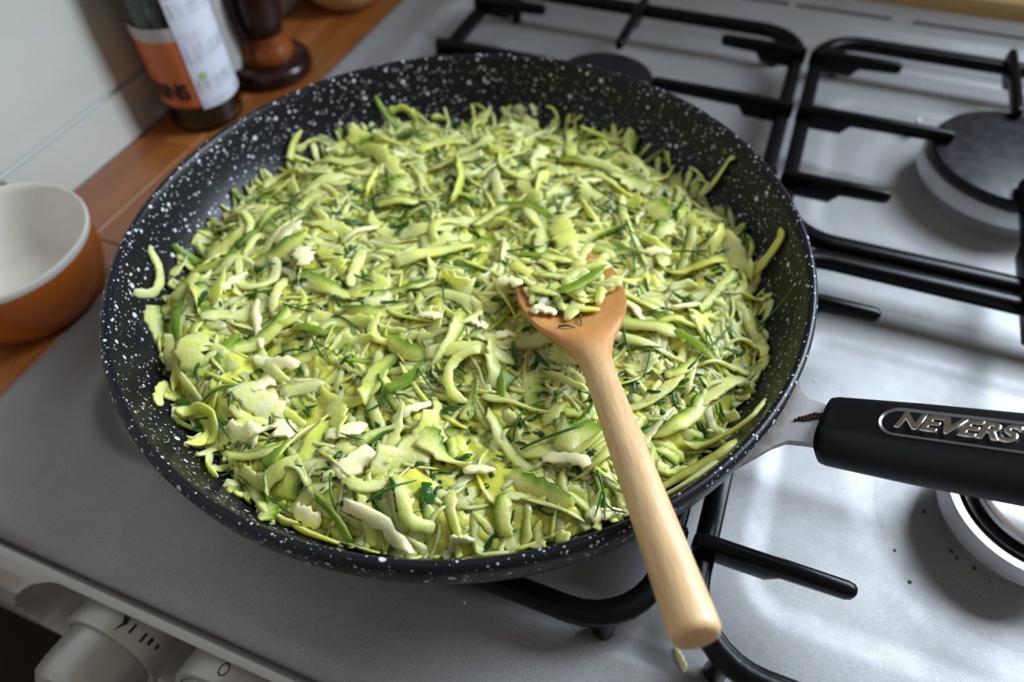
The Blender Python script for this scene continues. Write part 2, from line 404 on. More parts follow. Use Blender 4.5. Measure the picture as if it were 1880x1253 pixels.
# burners
for bx, by, br in BURN:
    zb = float(hob_z(np.array([bx+br]), np.array([by]))[0])
    cr = .76 if br < .036 else .95
    mb = MB().lathe([(br*.4, zb-.004), (br*.80, zb-.003), (br*.82, zb+.008), (br*1.0, -.0745), (br*1.0, -.0660), (br*.985, -.0645), (br*.90, -.0640), (br*.84, -.0655), (0, -.0655)], 72, (0, 0, 1), (bx, by, 0), cap=False)
    base = under(mb.build('burner', 'alu', angle=30), cook)
    under(MB().lathe([(br*.74, -.0652), (br*.76, -.0630), (br*.86, -.0628), (br*.885, -.0640), (br*.86, -.0656)], 72, (0, 0, 1), (bx, by, 0), cap=False).build('flame_ring', 'iron', angle=40), base)
    tz = -.0650; c2 = br*cr
    cap_ = MB().lathe([(c2*.80, tz), (c2*.97, tz+.0006), (c2, tz+.002), (c2, tz+.0050), (c2*.97, tz+.0070), (c2*.88, tz+.0078), (0, tz+.0080)], 72, (0, 0, 1), (bx, by, 0), cap=False).build('burner_cap', 'capsteel' if br < .036 else 'cap', angle=40)
    under(cap_, base)
    under(MB().lathe([(.0018, -.012), (.0018, .010), (.0012, .0115), (0, .0118)], 12, (0, 0, 1), (bx-br*.75-.012, by+br*.75+.012, zb+.003), cap=False).build('spark_plug', 'white_frame'), cook)

# pan supports
FT = -.0575; FB = -.0665          # frame bar top / bottom
def grate(name, x0, x1, y0, y1, label):
    cx, cy = (x0+x1)/2, (y0+y1)/2
    root = thing(name, (cx, cy, -.087), label, 'pan support', 'cast pan supports on the hob')
    r = .030; hw = .0047; path = []
    for qx, qy, a0 in ((x1-hw-r, y1-hw-r, 0), (x0+hw+r, y1-hw-r, 90), (x0+hw+r, y0+hw+r, 180), (x1-hw-r, y0+hw+r, 270)):
        for k in range(9):
            a_ = math.radians(a0+90*k/8); path.append((qx+r*math.cos(a_), qy+r*math.sin(a_), math.cos(a_), math.sin(a_)))
    zc = (FT+FB)/2; hh = (FT-FB)/2; rings = []
    for x, y, nx_, ny_ in path:
        ring = []
        for q in range(12):
            a_ = 2*math.pi*q/12; cu, su = math.cos(a_), math.sin(a_)
            sg = lambda u: math.copysign(abs(u)**.6, u)
            ring.append((x+nx_*hw*sg(cu), y+ny_*hw*sg(cu), zc+hh*sg(su)))
        rings.append(ring)
    under(MB().loft(rings, loop=True).build('frame', 'iron'), root)
    def finger(px_, py_2, dx, dy, L, long_):
        # blade: tall root block on the frame, thinner reach, rounded tip
        prof_ = [(-.0055, -.0600, -.0530, .6), (-.0045, -.0630, -.0502, .9), (.000, -.0655, -.0497, 1), (.024, -.0655, -.0495, 1), (.0285, -.0590, -.0495, 1), (L-.0035, -.0578, -.0497, 1), (L-.0013, -.0572, -.0502, .82), (L-.0003, -.0562, -.0512, .5), (L, -.0545, -.0528, .15)]
        rings_ = []; sx_, sy_ = -dy, dx
        for s_, zb_, zt_, wk in prof_:
            ring = []
            for q in range(14):
                a_ = 2*math.pi*q/14; cu, su = math.cos(a_), math.sin(a_); u = .0032*wk*math.copysign(abs(cu)**.7, cu)
                ring.append((px_+dx*s_+sx_*u, py_2+dy*s_+sy_*u, (zb_+zt_)/2+(zt_-zb_)/2*math.copysign(abs(su)**.7, su)))
            rings_.append(ring)
        under(MB().loft(rings_).build('finger', 'iron', angle=45), root)
    for oy, L in ((.0715, .0545), (0, .088), (-.0715, .0545)):
        finger(x0+hw, cy+oy, 1, 0, L, L > .08); finger(x1-hw, cy+oy, -1, 0, L, L > .08)
    finger(cx, y1-hw, 0, -1, .074, True); finger(cx, y0+hw, 0, 1, .080, True)
    for qx in (x0+.02, x1-.02):
        for qy in (y0+.008, y1-.008):
            zf = float(hob_z(np.array([qx]), np.array([qy]))[0])
            under(MB().lathe([(.0040, zf), (.0044, zf+.003), (.0040, FB+.003)], 14, (0, 0, 1), (qx, qy, 0)).build('foot', 'iron'), root)
    return root
grate('pan_support', -.128, .1255, -.121, .1125, 'black cast iron pan support under the speckled frying pan')
grate('pan_support', .1295, .3875, -.121, .1125, 'black iron pan support over the small burner below the pan handle')
grate('pan_support', -.128, .1255, .1165, .350, 'black iron pan support behind the frying pan beside the wooden worktop')
grate('pan_support', .1295, .3875, .1165, .350, 'black iron pan support over the largest burner cap')

# ------------------------------------------------------------------ the frying pan
HA = math.radians(-12.0)
pan = thing('frying_pan', (0, 0, -.0496), 'black white-speckled non-stick frying pan full of grated courgette', 'frying pan')
INNER = [(0, -.0447), (.085, -.0447), (.104, -.0440), (.1165, -.0415), (.1265, -.0365), (.1345, -.0290), (.1400, -.0200), (.1432, -.0110), (.1452, -.0030), (.1460, -.0006)]
prof = INNER + [(.1468, .0006), (.1480, .0010), (.1492, .0004), (.1499, -.0010), (.1500, -.0040), (.1496, -.0100), (.1484, -.0150), (.1458, -.0230), (.1420, -.0310), (.1365, -.0390), (.1290, -.0455), (.1210, -.0488), (.1160, -.0495), (0, -.0495)]
under(MB().lathe(prof[1:-1], 160).build('pan_body', 'pan', angle=60), pan)
ca, sa = math.cos(HA), math.sin(HA)
rad = Vector((ca, sa, 0)); tan_ = Vector((-sa, ca, 0))
PH = math.radians(29)
ax = (rad*math.cos(PH)+Vector((0, 0, math.sin(PH)))).normalized(); up_ = tan_.cross(ax)*-1
if up_.z < 0: up_ = -up_
G0 = rad*.1660+Vector((0, 0, -.0180))        # where the grip starts
# bracket: flange hugging the wall, narrowing into a strap that runs into the grip
rings = []
for r_, half, z_, hug in ((.1440, .034, -.0245, 1.0), (.1462, .031, -.0240, 1.0), (.1490, .0235, -.0225, .8), (.1525, .0150, -.0215, .4), (.1560, .0110, -.0200, .1), (.162, .0098, -.0175, 0), (.180, .0096, -.0085, 0)):
    ring = []
    n_ = 9
    for sgn in (1, -1):
        for k in range(n_):
            u = -1+2*k/(n_-1); u *= sgn; yy = u*half
            rr2 = r_ - hug*(r_-math.sqrt(max(r_*r_-yy*yy, 0)))
            ring.append(rad*rr2+tan_*yy+Vector((0, 0, z_+sgn*.0016)))
    rings.append(ring)
under(MB().loft(rings).build('handle_bracket', 'steel', angle=35), pan)
res_ = MB(); c0 = rad*.1600+tan_*(.002)+Vector((0, 0, -.0173))
for k in range(9):
    u = -1+2*k/8
    cc = c0+rad*(u*.0042)+tan_*(u*.0026+rng.uniform(-.0004, .0004))+Vector((0, 0, u*.0021))
    rr_k = .0015*(1-.5*u*u)
    res_.lathe([(rr_k, -.0010), (rr_k*.95, .0005), (rr_k*.5, .0009), (.0001, .0010)], 9, up_, cc+up_*.0008)
under(tag(res_.build('burnt_residue', 'residue'), 'dark red-brown burnt residue on the steel bracket'), pan)
# grip
rings = []
for s_, hw, hh, dz in ((0, .0118, .0078, 0), (.0006, .0126, .0090, 0), (.003, .0130, .0096, 0), (.03, .0144, .0098, 0), (.08, .0156, .0100, 0), (.11, .0158, .0101, -.001), (.14, .0150, .0100, -.004), (.165, .0130, .0095, -.009), (.178, .0110, .0080, -.012), (.183, .0060, .0045, -.013)):
    ctr = G0+ax*s_+Vector((0, 0, dz)); ring = []
    for q in range(32):
        a_ = 2*math.pi*q/32; cu, su = math.cos(a_), math.sin(a_)
        e = .62
        ring.append(ctr+tan_*math.copysign(abs(cu)**e, cu)*hw+up_*math.copysign(abs(su)**(e if su > 0 else .8), su)*hh)
    rings.append(ring)
grip = under(MB().loft(rings).build('grip', 'grip', angle=50), pan)
def stadium(s0, s1, hw, h, n=12):
    pts = []
    for k in range(n+1):
        a_ = math.pi/2+math.pi*k/n; pts.append((s0+hw+hw*math.cos(a_), hw*math.sin(a_)))
    for k in range(n+1):
        a_ = -math.pi/2+math.pi*k/n; pts.append((s1-hw+hw*math.cos(a_), hw*math.sin(a_)))
    return [G0+ax*a_+tan_*(b_+.0004)+up_*h for a_, b_ in pts]
pm = MB(); top = .0097
pm.loft([stadium(.0195, .115, .0064, top-.003), stadium(.0195, .115, .0064, top+.0003), stadium(.0199, .1146, .0060, top+.0005), stadium(.0208, .1135, .0051, top-.0001)])
plate = under(pm.build('name_plate', 'plate', angle=25), grip)
tc = bpy.data.curves.new('lettering', 'FONT'); tc.body = 'NEVERS'; tc.size = .0096; tc.extrude = .0005; tc.bevel_depth = .0003; tc.shear = .25; tc.space_character = 1.02; tc.offset = .00016
to = bpy.data.objects.new('tmp', tc); COL.objects.link(to)
bpy.context.view_layer.update()
me = bpy.data.meshes.new_from_object(to.evaluated_get(bpy.context.evaluated_depsgraph_get())); bpy.data.objects.remove(to)
me.name = 'lettering'; me.materials.clear(); me.materials.append(MT['letters'])
lt = bpy.data.objects.new('lettering', me); COL.objects.link(lt)
me.transform(Matrix([[ax[i], tan_[i], up_[i], (G0+ax*.0250-tan_*.0026+up_*(top+.0004))[i]] for i in range(3)]+[[0, 0, 0, 1]]))
under(lt, plate)

# ------------------------------------------------------------------ the food: support surface
def wall_z(r): return np.interp(r, [p_[0] for p_ in INNER], [p_[1] for p_ in INNER])
NG = 240; GR = .150
gx = np.linspace(-GR, GR, NG)
Hf = np.zeros((NG, NG))
pools = [(at(890, 415, -.028), .016, .0045), (at(590, 745, -.026), .014, .004), (at(850, 850, -.024), .018, .004), (at(480, 640, -.026), .013, .0035), (at(1250, 520, -.026), .012, .003)]
mounds = [(at(560, 440, -.022), .016, .005), (at(820, 660, -.02), .02, .004), (at(700, 880, -.02), .018, .004), (at(1330, 680, -.02), .02, .005), (at(320, 560, -.02), .018, .005), (at(1180, 290, -.026), .018, .004), (at(1330, 420, -.022), .02, .005), (at(340, 690, -.02), .016, .004), (at(680, 990, -.016), .03, .007), (at(980, 960, -.018), .03, .005)]
for j, y in enumerate(gx):
    for i, x in enumerate(gx):
        h = -.0262+.0042*mnoise.noise((x*38, y*38, 3.1))+.0026*mnoise.noise((x*95, y*95, 8.3))
        h -= .045*max(0, y) + .02*max(0, -y-.06)*0
        for (c_, s_, a_) in mounds: h += a_*math.exp(-((x-c_[0])**2+(y-c_[1])**2)/(2*s_*s_))
        for (c_, s_, a_) in pools: h -= a_*math.exp(-((x-c_[0])**2+(y-c_[1])**2)/(2*s_*s_))
        r_ = math.hypot(x, y); th = math.atan2(y, x)
        rb = .1275+.007*mnoise.noise((math.cos(th)*3, math.sin(th)*3, 5))
        h -= .013*max(0, (r_-(rb-.012))/.02)**2
        Hf[j, i] = h
RR = np.hypot(*np.meshgrid(gx, gx)); WZ = wall_z(RR)
SUP = np.maximum(Hf, WZ+.0004)
GYg, GXg = np.gradient(SUP, gx[1]-gx[0])
def samp(A, x, y):
    u = min(max((x+GR)/(2*GR)*(NG-1), 0), NG-1.001); w_ = min(max((y+GR)/(2*GR)*(NG-1), 0), NG-1.001)
    i, j = int(u), int(w_); a, b = u-i, w_-j
    return (A[j, i]*(1-a)+A[j, i+1]*a)*(1-b)+(A[j+1, i]*(1-a)+A[j+1, i+1]*a)*b
def sup(x, y): return samp(SUP, x, y)
def nrm(x, y): return Vector((-samp(GXg, x, y), -samp(GYg, x, y), 1)).normalized()

# mashed, juicy base layer
nr, nt = 150, 420
vv, ff = [], []
for a in range(nr+1):
    for b in range(nt):
        r_ = .139*(a/nr); th = 2*math.pi*b/nt; x, y = r_*math.cos(th), r_*math.sin(th)
        lump = .0020*mnoise.noise((x*210, y*210, 4))+.0010*mnoise.noise((x*480, y*480, 9))
        vv.append((x, y, max(min(samp(Hf, x, y), 0)+.0026+lump, wall_z(r_)-.0012)))
for a in range(nr):
    for b in range(nt): ff.append((a*nt+b, a*nt+(b+1) % nt, (a+1)*nt+(b+1) % nt, (a+1)*nt+b))
def paint(me, cols):
    ca_ = me.color_attributes.new('tint', 'FLOAT_COLOR', 'POINT')
    ca_.data.foreach_set('color', np.array([(*c, 1) for c in cols], dtype=np.float32).ravel())
MCOL = [(lambda n_: (.66+.14*n_, .66+.10*n_, .10+.05*n_))(mnoise.noise((v_[0]*60, v_[1]*60, 1))) for v_ in vv]

PALE = np.array((.84, .87, .31)); MID = np.array((.73, .78, .14)); YEL = np.array((.76, .71, .14)); CREAM = np.array((.88, .86, .46))
LIME = np.array((.32, .47, .04)); SKIN = np.array((.014, .060, .008)); 
def shred(x, y, ang, L, hw, th, curl, lift, arch, roll0, twist, skin, tint, n=12, rg=rng, base=None, nfun=None, ns=8, jag=.22, rlim=.1365):
    """one grated piece draped over the food: returns verts, faces, colours"""
    base = base or sup; nfun = nfun or nrm
    cs = []
    step = L/(n-1); a_ = ang-curl/2; px_, py_2 = 0.0, 0.0
    pts = []
    for k in range(n):
        pts.append((px_, py_2)); aa = ang-curl/2+curl*(k/(n-1)); px_ += math.cos(aa)*step; py_2 += math.sin(aa)*step
    mx = sum(p_[0] for p_ in pts)/n; my = sum(p_[1] for p_ in pts)/n
    P = []
    for k, (a2, b2) in enumerate(pts):
        u = k/(n-1); X_, Y_ = x+a2-mx, y+b2-my
        if rlim:
            r0 = math.hypot(X_, Y_)
            if r0 > rlim: X_ *= rlim/r0; Y_ *= rlim/r0
        P.append(Vector((X_, Y_, base(X_, Y_)+lift+arch[0]*math.sin(math.pi*u)+arch[1]*u**3+arch[2]*(1-u)**3)))
    sm = [P[0]]+[(P[k-1]+P[k]*2+P[k+1])/4 for k in range(1, n-1)]+[P[-1]]; P = sm
    V, C = [], []
    ph = rg.uniform(0, 99); e0 = rg.uniform(.15, .95); e1 = rg.uniform(.15, .95); ll = rg.uniform(4, 9)
    for k in range(n):
        u = k/(n-1)
        d = (P[min(k+1, n-1)]-P[max(k-1, 0)]).normalized(); nn = nfun(P[k].x, P[k].y)
        sd = nn.cross(d).normalized(); nn = d.cross(sd)
        ro = roll0+twist*(u-.5); s2 = sd*math.cos(ro)+nn*math.sin(ro); n2 = nn*math.cos(ro)-sd*math.sin(ro)
        w_ = hw*min(1, e0+(1-e0)*u*ll, e1+(1-e1)*(1-u)*ll)
        wl_ = w_*(1+jag*mnoise.noise((ph, k*1.3, 0))*2.2); wr_ = w_*(1+jag*mnoise.noise((ph+50, k*1.3, 0))*2.2)
        t_ = th*(.45+.55*min(1, 6*u*(1-u)))
        if ns == 8: sec = ((1.0, 0), (.72, .9), (0, 1.0), (-.72, .9), (-1.0, 0), (-.72, -.9), (0, -1.0), (.72, -.9))
        else: sec = ((1.0, .1), (.45, 1.0), (-.45, 1.0), (-1.0, .1), (-.45, -1.0), (.45, -1.0))
        for q, (su, sv) in enumerate(sec):
            V.append(P[k]+s2*(su*(wr_ if su > 0 else wl_))+n2*(sv*t_))
            c_ = np.array(tint)*(1+.22*mnoise.noise((ph+7, k*.45, 2)))*np.array((1, 1, 1+.5*mnoise.noise((ph+17, k*.4, 3))))
            if skin == 1:
                if q == 0: c_ = SKIN
                elif q == 1: c_ = SKIN*.45+LIME*.55
                elif q in (2, ns-1): c_ = c_*.8+LIME*.2
            elif skin == 2: c_ = LIME*.5+SKIN*.5 if q in (1, 2, 3) else (LIME*.75+c_*.25)
            elif skin == 3: c_ = SKIN*(1.0 if q < 4 else 1.6)
            elif skin == 4 and u > .82: c_ = SKIN if u > .93 else LIME
            C.append(c_)
    Fc = []
    for k in range(n-1):
        for q in range(ns): Fc.append((k*ns+q, k*ns+(q+1) % ns, (k+1)*ns+(q+1) % ns, (k+1)*ns+q))
    Fc.append(tuple(range(ns-1, -1, -1))); Fc.append(tuple((n-1)*ns+q for q in range(ns)))
    return V, Fc, C
def tint_rand(rg):
    w_ = [rg.random()**1.5 for _ in range(4)]; s_ = sum(w_)
    c_ = (PALE*w_[0]*1.3+MID*w_[1]+YEL*w_[2]*.7+CREAM*w_[3]*.7)/(w_[0]*1.3+w_[1]+w_[2]*.7+w_[3]*.7)
    return np.clip(c_*rg.uniform(.88, 1.10), 0, .9)
def flow(x, y, rg, spread=.9):
    return 3.2*mnoise.noise((x*14, y*14, 21))*math.pi/1.6+rg.gauss(0, spread)

# the many small shreds: one body of stuff
rs = random.Random(11); SV, SF, SC = [], [], []
made = 0
while made < 3300:
    r_ = .1375*math.sqrt(rs.random()); th = rs.uniform(0, 2*math.pi); x, y = r_*math.cos(th), r_*math.sin(th)
    pool = sum(math.exp(-((x-c_[0])**2+(y-c_[1])**2)/(2*(s_*.8)**2)) for c_, s_, a_ in pools)
    if rs.random() < pool*.8: continue
    if r_ > .124 and samp(Hf, x, y) < wall_z(r_)-.003 and rs.random() < .75: continue
    sk = rs.random(); sk = 1 if sk < .24 else 3 if sk < .32 else 4 if sk < .37 else 0
    L = rs.uniform(.008, .024); hw = rs.uniform(.0007, .0034)
    if sk == 3: L *= .5; hw *= .6
    V, Fc, C = shred(x, y, flow(x, y, rs), L, hw, rs.uniform(.0004, .0009), rs.gauss(0, .8), rs.uniform(-.0004, .0024), (rs.uniform(0, .0018), rs.uniform(0, .0015), rs.uniform(0, .0015)), rs.gauss(0, .6), rs.gauss(0, .9), sk, tint_rand(rs), n=8, rg=rs, ns=6)
    b = len(SV); SV += V; SF += [tuple(i+b for i in q) for q in Fc]; SC += C; made += 1
for _ in range(620):      # small chopped bits of skin scattered through the heap
    r_ = .131*math.sqrt(rs.random()); th = rs.uniform(0, 2*math.pi); x, y = r_*math.cos(th), r_*math.sin(th)
    V, Fc, C = shred(x, y, rs.uniform(0, 6.28), rs.uniform(.0025, .0075), rs.uniform(.0004, .0011), .0004, rs.gauss(0, .8), rs.uniform(.0022, .0046), (0, 0, 0), rs.gauss(0, .5), 0, 3, PALE, n=5, rg=rs, ns=6)
    b = len(SV); SV += V; SF += [tuple(i+b for i in q) for q in Fc]; SC += C
nsf = len(SF); b = len(SV); SV += vv; SF += [tuple(i+b for i in q) for q in ff]; SC += MCOL
st_o = obj('grated_courgette', SV, SF, None, angle=None, mats=['veg', 'mash'], idx=[0]*nsf+[1]*len(ff)); paint(st_o.data, SC)
tag(st_o, 'fine grated courgette shreds heaped in the black frying pan', 'courgette', kind='stuff')

# the larger shreds: individuals
KINDS = {
 'strand': ('long pale green courgette strand lying on the heap in the pan', 'pale courgette strands in the pan'),
 'edge': ('courgette strand with dark green skin along one edge in the pan', 'skin-edged courgette strands in the pan'),
 'curl': ('curled pale courgette shred bent into an arc in the pan', 'curled courgette shreds in the pan'),
 'flake': ('broad torn pale courgette flake on the heap in the pan', 'broad courgette flakes in the pan'),
 'peel': ('small dark green sliver of courgette peel in the pan', 'courgette peel slivers in the pan'),
 'lime': ('bright green courgette strip cut from just under the skin, in the pan', 'bright green courgette strips in the pan'),
}
def centred(name, V, Fc, C, m, label, cat, group):
    c_ = sum(V, Vector())/len(V)
    o = obj(name, [v_-c_ for v_ in V], Fc, m, angle=None); o.location = c_
    if C is not None: paint(o.data, C)
    return tag(o, label, cat, group)
def big_shred(x, y, kind, rg, ang=None, **kw):
    kw.setdefault('rlim', rg.uniform(.126, .137))
    a = flow(x, y, rg, .8) if ang is None else ang
    lift = rg.uniform(.0016, .0038); arch = (rg.uniform(0, .003), rg.uniform(0, .004)*(rg.random() < .5), rg.uniform(0, .004)*(rg.random() < .5))
    roll = rg.gauss(0, .5); tw = rg.gauss(0, .9); tint = tint_rand(rg)
    if kind == 'strand': p_ = dict(L=rg.uniform(.022, .044), hw=rg.uniform(.0022, .0042), th=rg.uniform(.0006, .0011), curl=rg.gauss(0, .8), skin=0)
    elif kind == 'edge': p_ = dict(L=rg.uniform(.018, .038), hw=rg.uniform(.0022, .0042), th=rg.uniform(.0007, .0011), curl=rg.gauss(0, .7), skin=1)
    elif kind == 'curl': p_ = dict(L=rg.uniform(.024, .040), hw=rg.uniform(.0018, .0029), th=rg.uniform(.0007, .0011), curl=rg.choice((-1, 1))*rg.uniform(2.0, 3.6), skin=0); roll = rg.gauss(0, .3)
    elif kind == 'flake': p_ = dict(L=rg.uniform(.014, .026), hw=rg.uniform(.0042, .0072), th=rg.uniform(.0006, .0009), curl=rg.gauss(0, .5), skin=rg.choice((0, 0, 1)), jag=.4)
    elif kind == 'peel': p_ = dict(L=rg.uniform(.006, .015), hw=rg.uniform(.0008, .0020), th=.0005, curl=rg.gauss(0, .8), skin=3); lift += .0012
    else: p_ = dict(L=rg.uniform(.016, .030), hw=rg.uniform(.0016, .0026), th=.001, curl=rg.gauss(0, .4), skin=2)
    p_.update(dict(lift=lift, arch=arch, roll0=roll, twist=tw, tint=tint)); p_.update(kw)
    V, Fc, C = shred(x, y, a, n=14, rg=rg, **p_)
    return centred('courgette_peel' if kind == 'peel' else 'courgette_shred', V, Fc, C, 'veg', KINDS[kind][0], 'courgette', KINDS[kind][1])
rb_ = random.Random(23); placed = []
def best_spot(rg, n=10, rmax=.131):
    best = None
    for _ in range(n):
        r_ = rmax*math.sqrt(rg.random()); th = rg.uniform(0, 2*math.pi); p_ = (r_*math.cos(th), r_*math.sin(th))
        d = min([math.hypot(p_[0]-q[0], p_[1]-q[1]) for q in placed] or [1])
        d -= .006*sum(math.exp(-((p_[0]-c_[0])**2+(p_[1]-c_[1])**2)/(2*(s_*.7)**2)) for c_, s_, a_ in pools)
        if best is None or d > best[0]: best = (d, p_)
    placed.append(best[1]); return best[1]
for kind, num in (('strand', 88), ('edge', 66), ('flake', 44), ('curl', 30), ('lime', 16), ('peel', 30)):
    for _ in range(num):
        x, y = best_spot(rb_)
        big_shred(x, y, kind, rb_)
# stray pieces up the wall, set where the photograph shows them
for (px_, py_2, a_, kind, z_, L) in ((730, 190, -.1, 'lime', -.013, .032), (800, 190, .9, 'strand', -.014, .016), (275, 500, -1.15, 'strand', -.012, .030), (275, 575, -.6, 'flake', -.012, .022), (340, 640, .9, 'curl', -.012, .034),
        (280, 700, -.9, 'strand', -.012, .016), (540, 265, 1.5, 'strand', -.02, .016), (1330, 330, .6, 'strand', -.02, .020), (1415, 460, .9, 'strand', -.015, .026), (460, 895, -.5, 'edge', -.014, .030), (480, 905, -.9, 'flake', -.014, .024),
        (345, 755, 2.4, 'curl', -.014, .026), (1350, 780, .5, 'edge', -.012, .036), (1300, 840, .55, 'edge', -.010, .034), (1240, 880, .7, 'strand', -.010, .034), (380, 400, 2.2, 'lime', -.016, .020), (345, 450, .1, 'lime', -.016, .018)):
    P = at(px_, py_2, z_); big_shred(P[0], P[1], kind, rb_, ang=a_, L=L, rlim=.1425, hw={'flake': .0040, 'curl': .0020, 'lime': .0020}.get(kind, .0023))

# cream cheese shavings
CH = random.Random(5)
def cheese(P, ang, L, hw, curl=0, label='pale cream cheese shaving lying on the courgette in the pan', group='cheese shavings in the pan', lift=.0046, base=None, nfun=None, arch=None):
    V, Fc, C = shred(P[0], P[1], ang, L, hw, .0009, curl, lift, arch or (CH.uniform(0, .002), CH.uniform(0, .002), 0), CH.gauss(0, .35), CH.gauss(0, .4), 0, CREAM, n=10, rg=CH, base=base, nfun=nfun, jag=.42, rlim=None)
    return centred('cheese_shaving', V, Fc, None, 'cheese', label, 'cheese', group)
for (px_, py_2, a_, L, hw, cu) in ((470, 590, -.9, .026, .0021, .2), (500, 660, .1, .024, .0026, .5), (480, 700, 1.1, .012, .0042, 0), (440, 790, .1, .015, .0046, .2), (480, 785, .7, .012, .0036, 0), (520, 780, -.6, .014, .0040, .4), (655, 860, 1.2, .016, .0050, .3),
        (640, 800, .8, .016, .0036, .5), (700, 975, -.25, .030, .0030, -.6), (1040, 852, .2, .018, .0024, -.7), (850, 995, .3, .008, .0026, 0), (535, 440, 1.2, .016, .0036, .4), (560, 480, -.9, .012, .0042, 0), (790, 590, .1, .012, .0022, 0), (930, 620, .5, .010, .0026, .3),
        (880, 605, 0, .008, .0024, 0), (1260, 560, .5, .014, .0026, .3), (660, 430, 1.0, .020, .0018, 0), (1210, 455, .2, .012, .0022, 0), (1080, 330, .3, .014, .0022, .2), (720, 300, -1.2, .012, .0022, 0), (430, 520, 1.4, .014, .0024, 0), (610, 260, -.2, .012, .002, 0), (760, 760, .9, .016, .0020, .2), (880, 870, .2, .012, .0026, 0), (1110, 935, .4, .012, .0034, 0), (560, 945, -.1, .012, .0034, .4)):
    cheese(at(px_, py_2, -.021), a_, L, hw, cu)

# dill
DL = random.Random(31)
def dill(P, ang, L, cu, branches, label, group, lift=.0055, base=None):
    base = base or sup; mb = MB(); allp = []
    def strand(x, y, a0, L_, cu_, rad_, z0=None, rise=0.0):
        n = 9; pts = []
        for k in range(n):
            u = k/(n-1); a_ = a0+cu_*(u-.5); z_ = base(x, y)+lift+rise*u+.0012*math.sin(u*3.1)
            if z0 is not None: z_ = z_*min(1, u*2)+z0*(1-min(1, u*2))
            pts.append(Vector((x, y, z_))); x += math.cos(a_)*L_/(n-1); y += math.sin(a_)*L_/(n-1)
        q = [pts[0]]+[(pts[k-1]+pts[k]+pts[k+1])/3 for k in range(1, n-1)]+[pts[-1]]
        mb.tube(q, rad_, 6, [1]*(n-3)+[.9, .75, .35]); return q
    x = P[0]-math.cos(ang)*L/2; y = P[1]-math.sin(ang)*L/2
    q = strand(x, y, ang, L, cu, .00048)
    for b in range(branches):
        k = DL.choice((3, 4, 5, 6)); s_ = DL.choice((-1, 1)); strand(q[k].x, q[k].y, ang+s_*DL.uniform(.4, 1.0), L*DL.uniform(.3, .6), s_*DL.uniform(-.3, .6), .00034, q[k].z, DL.uniform(0, .003))
    c_ = sum((Vector(v_) for v_ in mb.v), Vector())/len(mb.v)
    o = obj('dill_sprig', [Vector(v_)-c_ for v_ in mb.v], mb.f, 'dill', angle=None); o.location = c_
    return tag(o, label, 'herb', group)
LB1 = ('thin dark green dill needle lying on the courgette in the pan', 'single dill needles in the pan'); LB2 = ('branched dark green dill sprig lying on the courgette in the pan', 'branched dill sprigs in the pan')
def pang(ax_, ay_, bx_, by_, z=-.021):
    a_ = at(ax_, ay_, z); b_ = at(bx_, by_, z); d = b_-a_; return (a_+b_)/2, math.atan2(d[1], d[0]), float(np.hypot(d[0], d[1]))
for (a1, b1, a2, b2, cu, br) in ((570, 600, 610, 670, .3, 1), (350, 755, 420, 795, -.5, 0), (395, 750, 420, 800, .2, 2), (520, 755, 550, 795, .3, 0), (955, 830, 1090, 770, .2, 0), (680, 940, 770, 900, .1, 0), (615, 885, 622, 945, .2, 0), (610, 800, 675, 818, .3, 0), (1095, 870, 1108, 950, -.3, 2),
        (1145, 600, 1165, 665, .2, 2), (1260, 690, 1340, 595, .1, 2), (1150, 645, 1215, 645, .1, 1), (1070, 330, 1195, 385, .3, 0), (930, 460, 1000, 450, .1, 0), (540, 330, 545, 420, .2, 2), (560, 420, 580, 370, .2, 0), (640, 500, 690, 520, .1, 1), (520, 560, 580, 570, .2, 1), (1230, 455, 1300, 460, .1, 1), (1300, 430, 1305, 470, .1, 0),
        (815, 510, 818, 565, .1, 0), (880, 580, 885, 610, .1, 0), (670, 760, 720, 730, .4, 1), (1395, 590, 1440, 565, .2, 0), (750, 400, 850, 370, -.3, 0), (620, 310, 680, 290, .3, 0), (1150, 400, 1180, 470, .2, 2), (490, 900, 540, 940, .3, 0), (1180, 700, 1190, 640, .2, 0), (770, 690, 800, 720, .2, 1)):
    c_, a_, L_ = pang(a1, b1, a2, b2); lb = LB2 if br else LB1
    dill(c_, a_, L_, cu*2, br, *lb)
for _ in range(34):
    r_ = .122*math.sqrt(DL.random()); th = DL.uniform(0, 2*math.pi); br = DL.choice((0, 0, 1, 2)); lb = LB2 if br else LB1
    dill((r_*math.cos(th), r_*math.sin(th)), DL.uniform(0, 6.28), DL.uniform(.008, .020), DL.gauss(0, .8), br, *lb, lift=.0042)

# ------------------------------------------------------------------ the wooden spoon (local y runs from bowl to handle end)
PB = Vector(at(1050, 545, -.0115)); PC = Vector(at(1196, 968, .0075)); PE = Vector(at(1281, 1175, .0165))
dY = (PE-PB); SL = dY.length; dY.normalize(); dX = dY.cross(Vector((0, 0, 1))).normalized(); dZ = dX.cross(dY)
SM = Matrix([[dX[i], dY[i], dZ[i], PB[i]] for i in range(3)]+[[0, 0, 0, 1]])
sec_ = [(-.0330, .0030, .0012, .0012, 0), (-.0318, .0085, .0020, .0020, 0), (-.0285, .0145, .0026, .0035, .0012), (-.022, .0195, .0028, .0052, .0030), (-.012, .0226, .0028, .0066, .0046), (0, .0230, .0028, .0072, .0050), (.010, .0212, .0030, .0072, .0044), (.018, .0180, .0034, .0068, .0030), (.025, .0138, .0040, .0062, .0010), (.031, .0100, .0048, .0058, -.0006), (.038, .0072, .0054, .0056, -.0020), (.046, .0060, .0056, .0056, -.0022)]
rings = []
NS = 28
